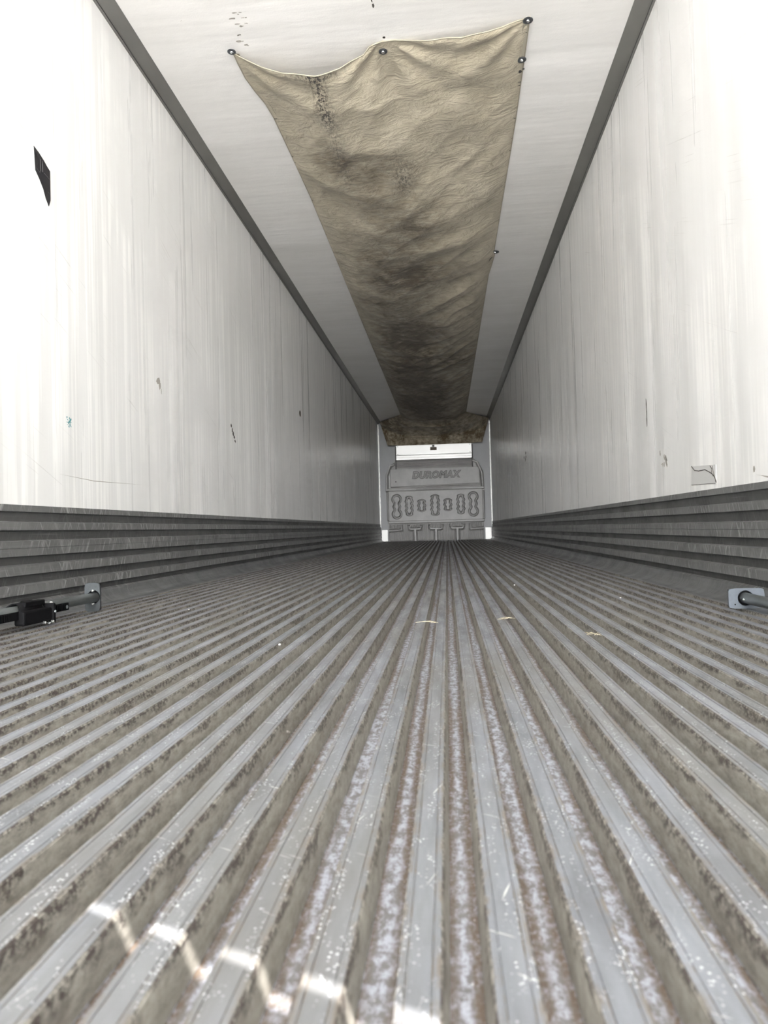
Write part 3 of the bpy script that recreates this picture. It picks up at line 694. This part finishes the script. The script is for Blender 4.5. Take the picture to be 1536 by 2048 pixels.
# ================================================================== tape, patch and marks on the walls
tp = thing('black_tape', 'jagged scrap of black tape stuck to the upper left wall', 'tape', (XL, 2.53, 1.64))
pl_ = [(2.481, 1.730), (2.489, 1.644), (2.515, 1.623), (2.540, 1.597), (2.556, 1.568), (2.576, 1.547), (2.587, 1.574), (2.587, 1.688), (2.566, 1.697), (2.545, 1.709), (2.512, 1.722)]
pl_ = [(y, z) for y, z in pl_]
B().prism(pl_, lambda p, d: (d, p[0], p[1]), XL + .0003, XL + .0022).build('tape_sheet', M_TAPE, tp)
for (y0, z0, y1, z1) in ((2.522, 1.655, 2.520, 1.700), (2.536, 1.660, 2.535, 1.700), (2.494, 1.655, 2.520, 1.648), (2.545, 1.660, 2.582, 1.654), (2.570, 1.60, 2.584, 1.596)):
    B().tube((XL + .0024, y0, z0), (XL + .0024, y1, z1), .0006, seg=6).build('crease', M_TAPELINE, tp)

def blob(y, z, ry, rz, n, seed, jag=.35):
    rr = random.Random(seed); out_ = []
    for i in range(n):
        a = 2 * math.pi * i / n; k = 1 + rr.uniform(-jag, jag); out_.append((y + ry * k * math.cos(a), z + rz * k * math.sin(a)))
    return out_
def wallmark(side, polys, mat, name, label, cat, t=.0010):
    x = XL if side < 0 else XR; g = B()
    for p in polys:
        if side < 0: g.prism(p, lambda q, d: (d, q[0], q[1]), x + .0002, x + t)
        else: g.prism(p, lambda q, d: (d, q[0], q[1]), x - t, x - .0002)
    c = polys[0][0]
    if len(polys) == 1: return tag(g.build(name, mat, None, origin=(x, c[0], c[1])), label, cat)
    e = thing(name, label, cat, (x, c[0], c[1]))
    for p in polys:
        g = B().prism(p, (lambda q, d: (d, q[0], q[1])), *((x + .0002, x + t) if side < 0 else (x - t, x - .0002))); g.build('fleck', mat, e)
    return e
wallmark(-1, [blob(7.257, 1.501, .045, .032, 8, 1, .12)], M_BROWN, 'sticker_remnant', 'small dark brown square remnant stuck halfway along the left wall', 'sticker')
wallmark(-1, [blob(3.590, 1.085, .022, .018, 7, 2), blob(3.615, 1.060, .014, .022, 6, 3), blob(3.633, 1.035, .004, .022, 5, 4)], M_CHIP, 'chipped_spot', 'tan chip in the left wall, right of and above the teal smudge', 'chip')
wallmark(-1, [blob(2.700 + random.uniform(-.018, .018), .735 + random.uniform(-.02, .02), random.uniform(.0015, .005), random.uniform(.001, .005), 6, 50 + i, .6) for i in range(22)], M_TEAL, 'teal_smudge', 'broken teal paint smudge low on the left wall', 'paint smudge', .0006)
wallmark(-1, [blob(4.86 + .02 * i, 1.03 - .025 * i, .016, .014, 6, 90 + i, .5) for i in range(5)], M_MARK, 'scuff_mark', 'short dark smudge on the left wall beyond the tan chip', 'smudge')
wallmark(-1, [[(2.62, .52), (2.9, .512), (3.39, .524), (2.9, .509)]], M_CHIP, 'scrape_line', 'thin horizontal scrape just above the left scuff liner', 'scratch', .0006)
# patch on the right wall
pt_ = thing('repair_patch', 'torn square patch low on the right wall just above the scuff liner', 'patch', (XR, 2.9, .45))
B().prism([(3.02, .497), (3.03, .421), (2.765, .411), (2.757, .482)], lambda p, d: (d, p[0], p[1]), XR - .0015, XR - .0002).build('patch_sheet', M_PATCH, pt_)
for k, (ptsk, w_) in enumerate((([(3.02, .497), (2.985, .478), (2.94, .472), (2.87, .472), (2.82, .458), (2.79, .447), (2.77, .436), (2.76, .415)], .003), ([(3.028, .421), (2.90, .417), (2.77, .412)], .0014), ([(2.815, .482), (2.795, .468), (2.80, .455), (2.785, .44)], .0025), ([(2.79, .48), (2.782, .45), (2.77, .43)], .002))):
    g = B()
    for a, b in zip(ptsk[:-1], ptsk[1:]): g.tube((XR - .0016, a[0], a[1]), (XR - .0016, b[0], b[1]), w_ * .6, seg=6)
    g.build('torn_edge', M_MARK, pt_)
wallmark(1, [blob(3.645, z_, .005, .030, 6, 120 + i, .4) for i, z_ in enumerate((.785, .825, .865))], M_MARK, 'scratch', 'short vertical dark scratch on the right wall above the patch', 'scratch')
wallmark(1, [blob(3.40 + random.uniform(-.06, .06), .585 + random.uniform(-.05, .05), .010, .010, 7, 140 + i, .6) for i in range(9)], M_CHIP, 'chipped_spot', 'cluster of small chips on the right wall beside the patch', 'chip')
wallmark(1, [blob(9.10 + random.uniform(-.12, .12), 1.15 + random.uniform(-.05, .05), .028, .020, 7, 160 + i, .6) for i in range(6)], M_MARK, 'scuff_mark', 'dark scuff near the far end of the right wall', 'scuff')
wallmark(1, [[(2.30, .404), (2.42, .419), (2.38, .413), (2.33, .402)], blob(2.43, .438, .006, .009, 6, 5, .5)], M_CHIP, 'gouge', 'dark gouge above the right liner at the photo edge', 'gouge')
# ceiling marks ahead of the canvas
def cmark(polys, mat, name, label, cat):
    g = B()
    for p in polys: g.prism(p, lambda q, d: (q[0], q[1], d), ZC - .001, ZC - .0002)
    c = polys[0][0]
    if len(polys) == 1: return tag(g.build(name, mat, None, origin=(c[0], c[1], ZC)), label, cat)
    e = thing(name, label, cat, (c[0], c[1], ZC))
    for p in polys: B().prism(p, lambda q, d: (q[0], q[1], d), ZC - .001, ZC - .0002).build('fleck', mat, e)
cmark([blob(-.272, 3.165, .004, .02, 7, 201, .5), blob(-.270, 3.20, .005, .012, 6, 202, .5)], M_MARK, 'scrape', 'short black scrape on the ceiling at the top edge of the photo', 'scrape')
cmark([blob(-.238, 3.415, .007, .007, 10, 203, .1)], M_MARK, 'screw_hole', 'black screw hole in the ceiling just before the middle washer', 'hole')
cmark([blob(-.90 + random.uniform(-.035, .035), 3.20 + random.uniform(-.07, .06), random.uniform(.004, .014), random.uniform(.002, .005), 7, 210 + i, .5) for i in range(9)], M_CHIP, 'gouged_paint', 'gouged bare flakes on the ceiling left of centre at the photo top', 'gouge')
cmark([blob(-.93 + random.uniform(-.03, .03), 3.34 + random.uniform(-.05, .05), random.uniform(.003, .010), random.uniform(.002, .006), 7, 230 + i, .5) for i in range(6)], M_CHIP, 'gouged_paint', 'small flakes on the ceiling beside the left front canvas washer', 'gouge')

# ================================================================== debris on the floor
def straw(x, y, n, rad, seed, label, mat=M_STRAW, name='straw_tuft', cat='debris', L=.05):
    rr = random.Random(seed); g = B()
    for i in range(n):
        a = rr.uniform(0, math.pi); l = rr.uniform(.4, 1) * L; ox, oy = rr.uniform(-.012, .012), rr.uniform(-.015, .015)
        p = [Vector((x + ox + math.cos(a) * l * (t_ - .5), y + oy + math.sin(a) * l * (t_ - .5), .0015 + .004 * math.sin(math.pi * t_))) for t_ in (0, .5, 1)]
        g.tube(p[0], p[1], rad, seg=6); g.tube(p[1], p[2], rad, seg=6)
    return tag(g.build(name, mat, None, origin=(x, y, 0)), label, cat)
straw(.162, 2.11, 9, .0005, 1, 'small tuft of straw on the floor ridge right of centre')
straw(-.059, 2.06, 3, .0006, 2, 'thin pale fibre on the floor ridges near the centre line', L=.06, name='fibre')
straw(.347, 1.783, 5, .0005, 3, 'few straw bits on a ridge before the right cargo bar', name='straw_bits')
g = B()
for k in range(9):
    a0, a1 = math.radians(180 + 20 * k), math.radians(200 + 20 * k); r_ = .011
    g.tube((-.250 + r_ * math.cos(a0), 1.035 + r_ * 1.3 * math.sin(a0), -.006 - .0018 * k), (-.250 + r_ * math.cos(a1), 1.035 + r_ * 1.3 * math.sin(a1), -.006 - .0018 * (k + 1)), .0016, seg=6)
tag(g.build('curled_shaving', M_CHIP, None, smooth=True, origin=(-.25, 1.035, -.01)), 'pale curled shaving lying in a floor groove left of centre', 'shaving')
for i, (x, y, lab) in enumerate(((-.937, 2.50, 'tiny white chip on the floor right of the left foot pad'), (.30, 3.3, 'tiny white crumb far out on the right floor ridges'), (-.41, 1.69, 'tiny white chip on the floor left of centre'), (.62, 2.65, 'tiny white crumb on the floor before the right liner'))):
    g = B(); g.revolve((x, y, .0012), (0, 0, 1), [(.003, -.001), (.0025, .002), (.001, .0025)], 6); tag(g.build('chip_crumb', M_CRUMB, None, origin=(x, y, 0)), lab, 'crumb')
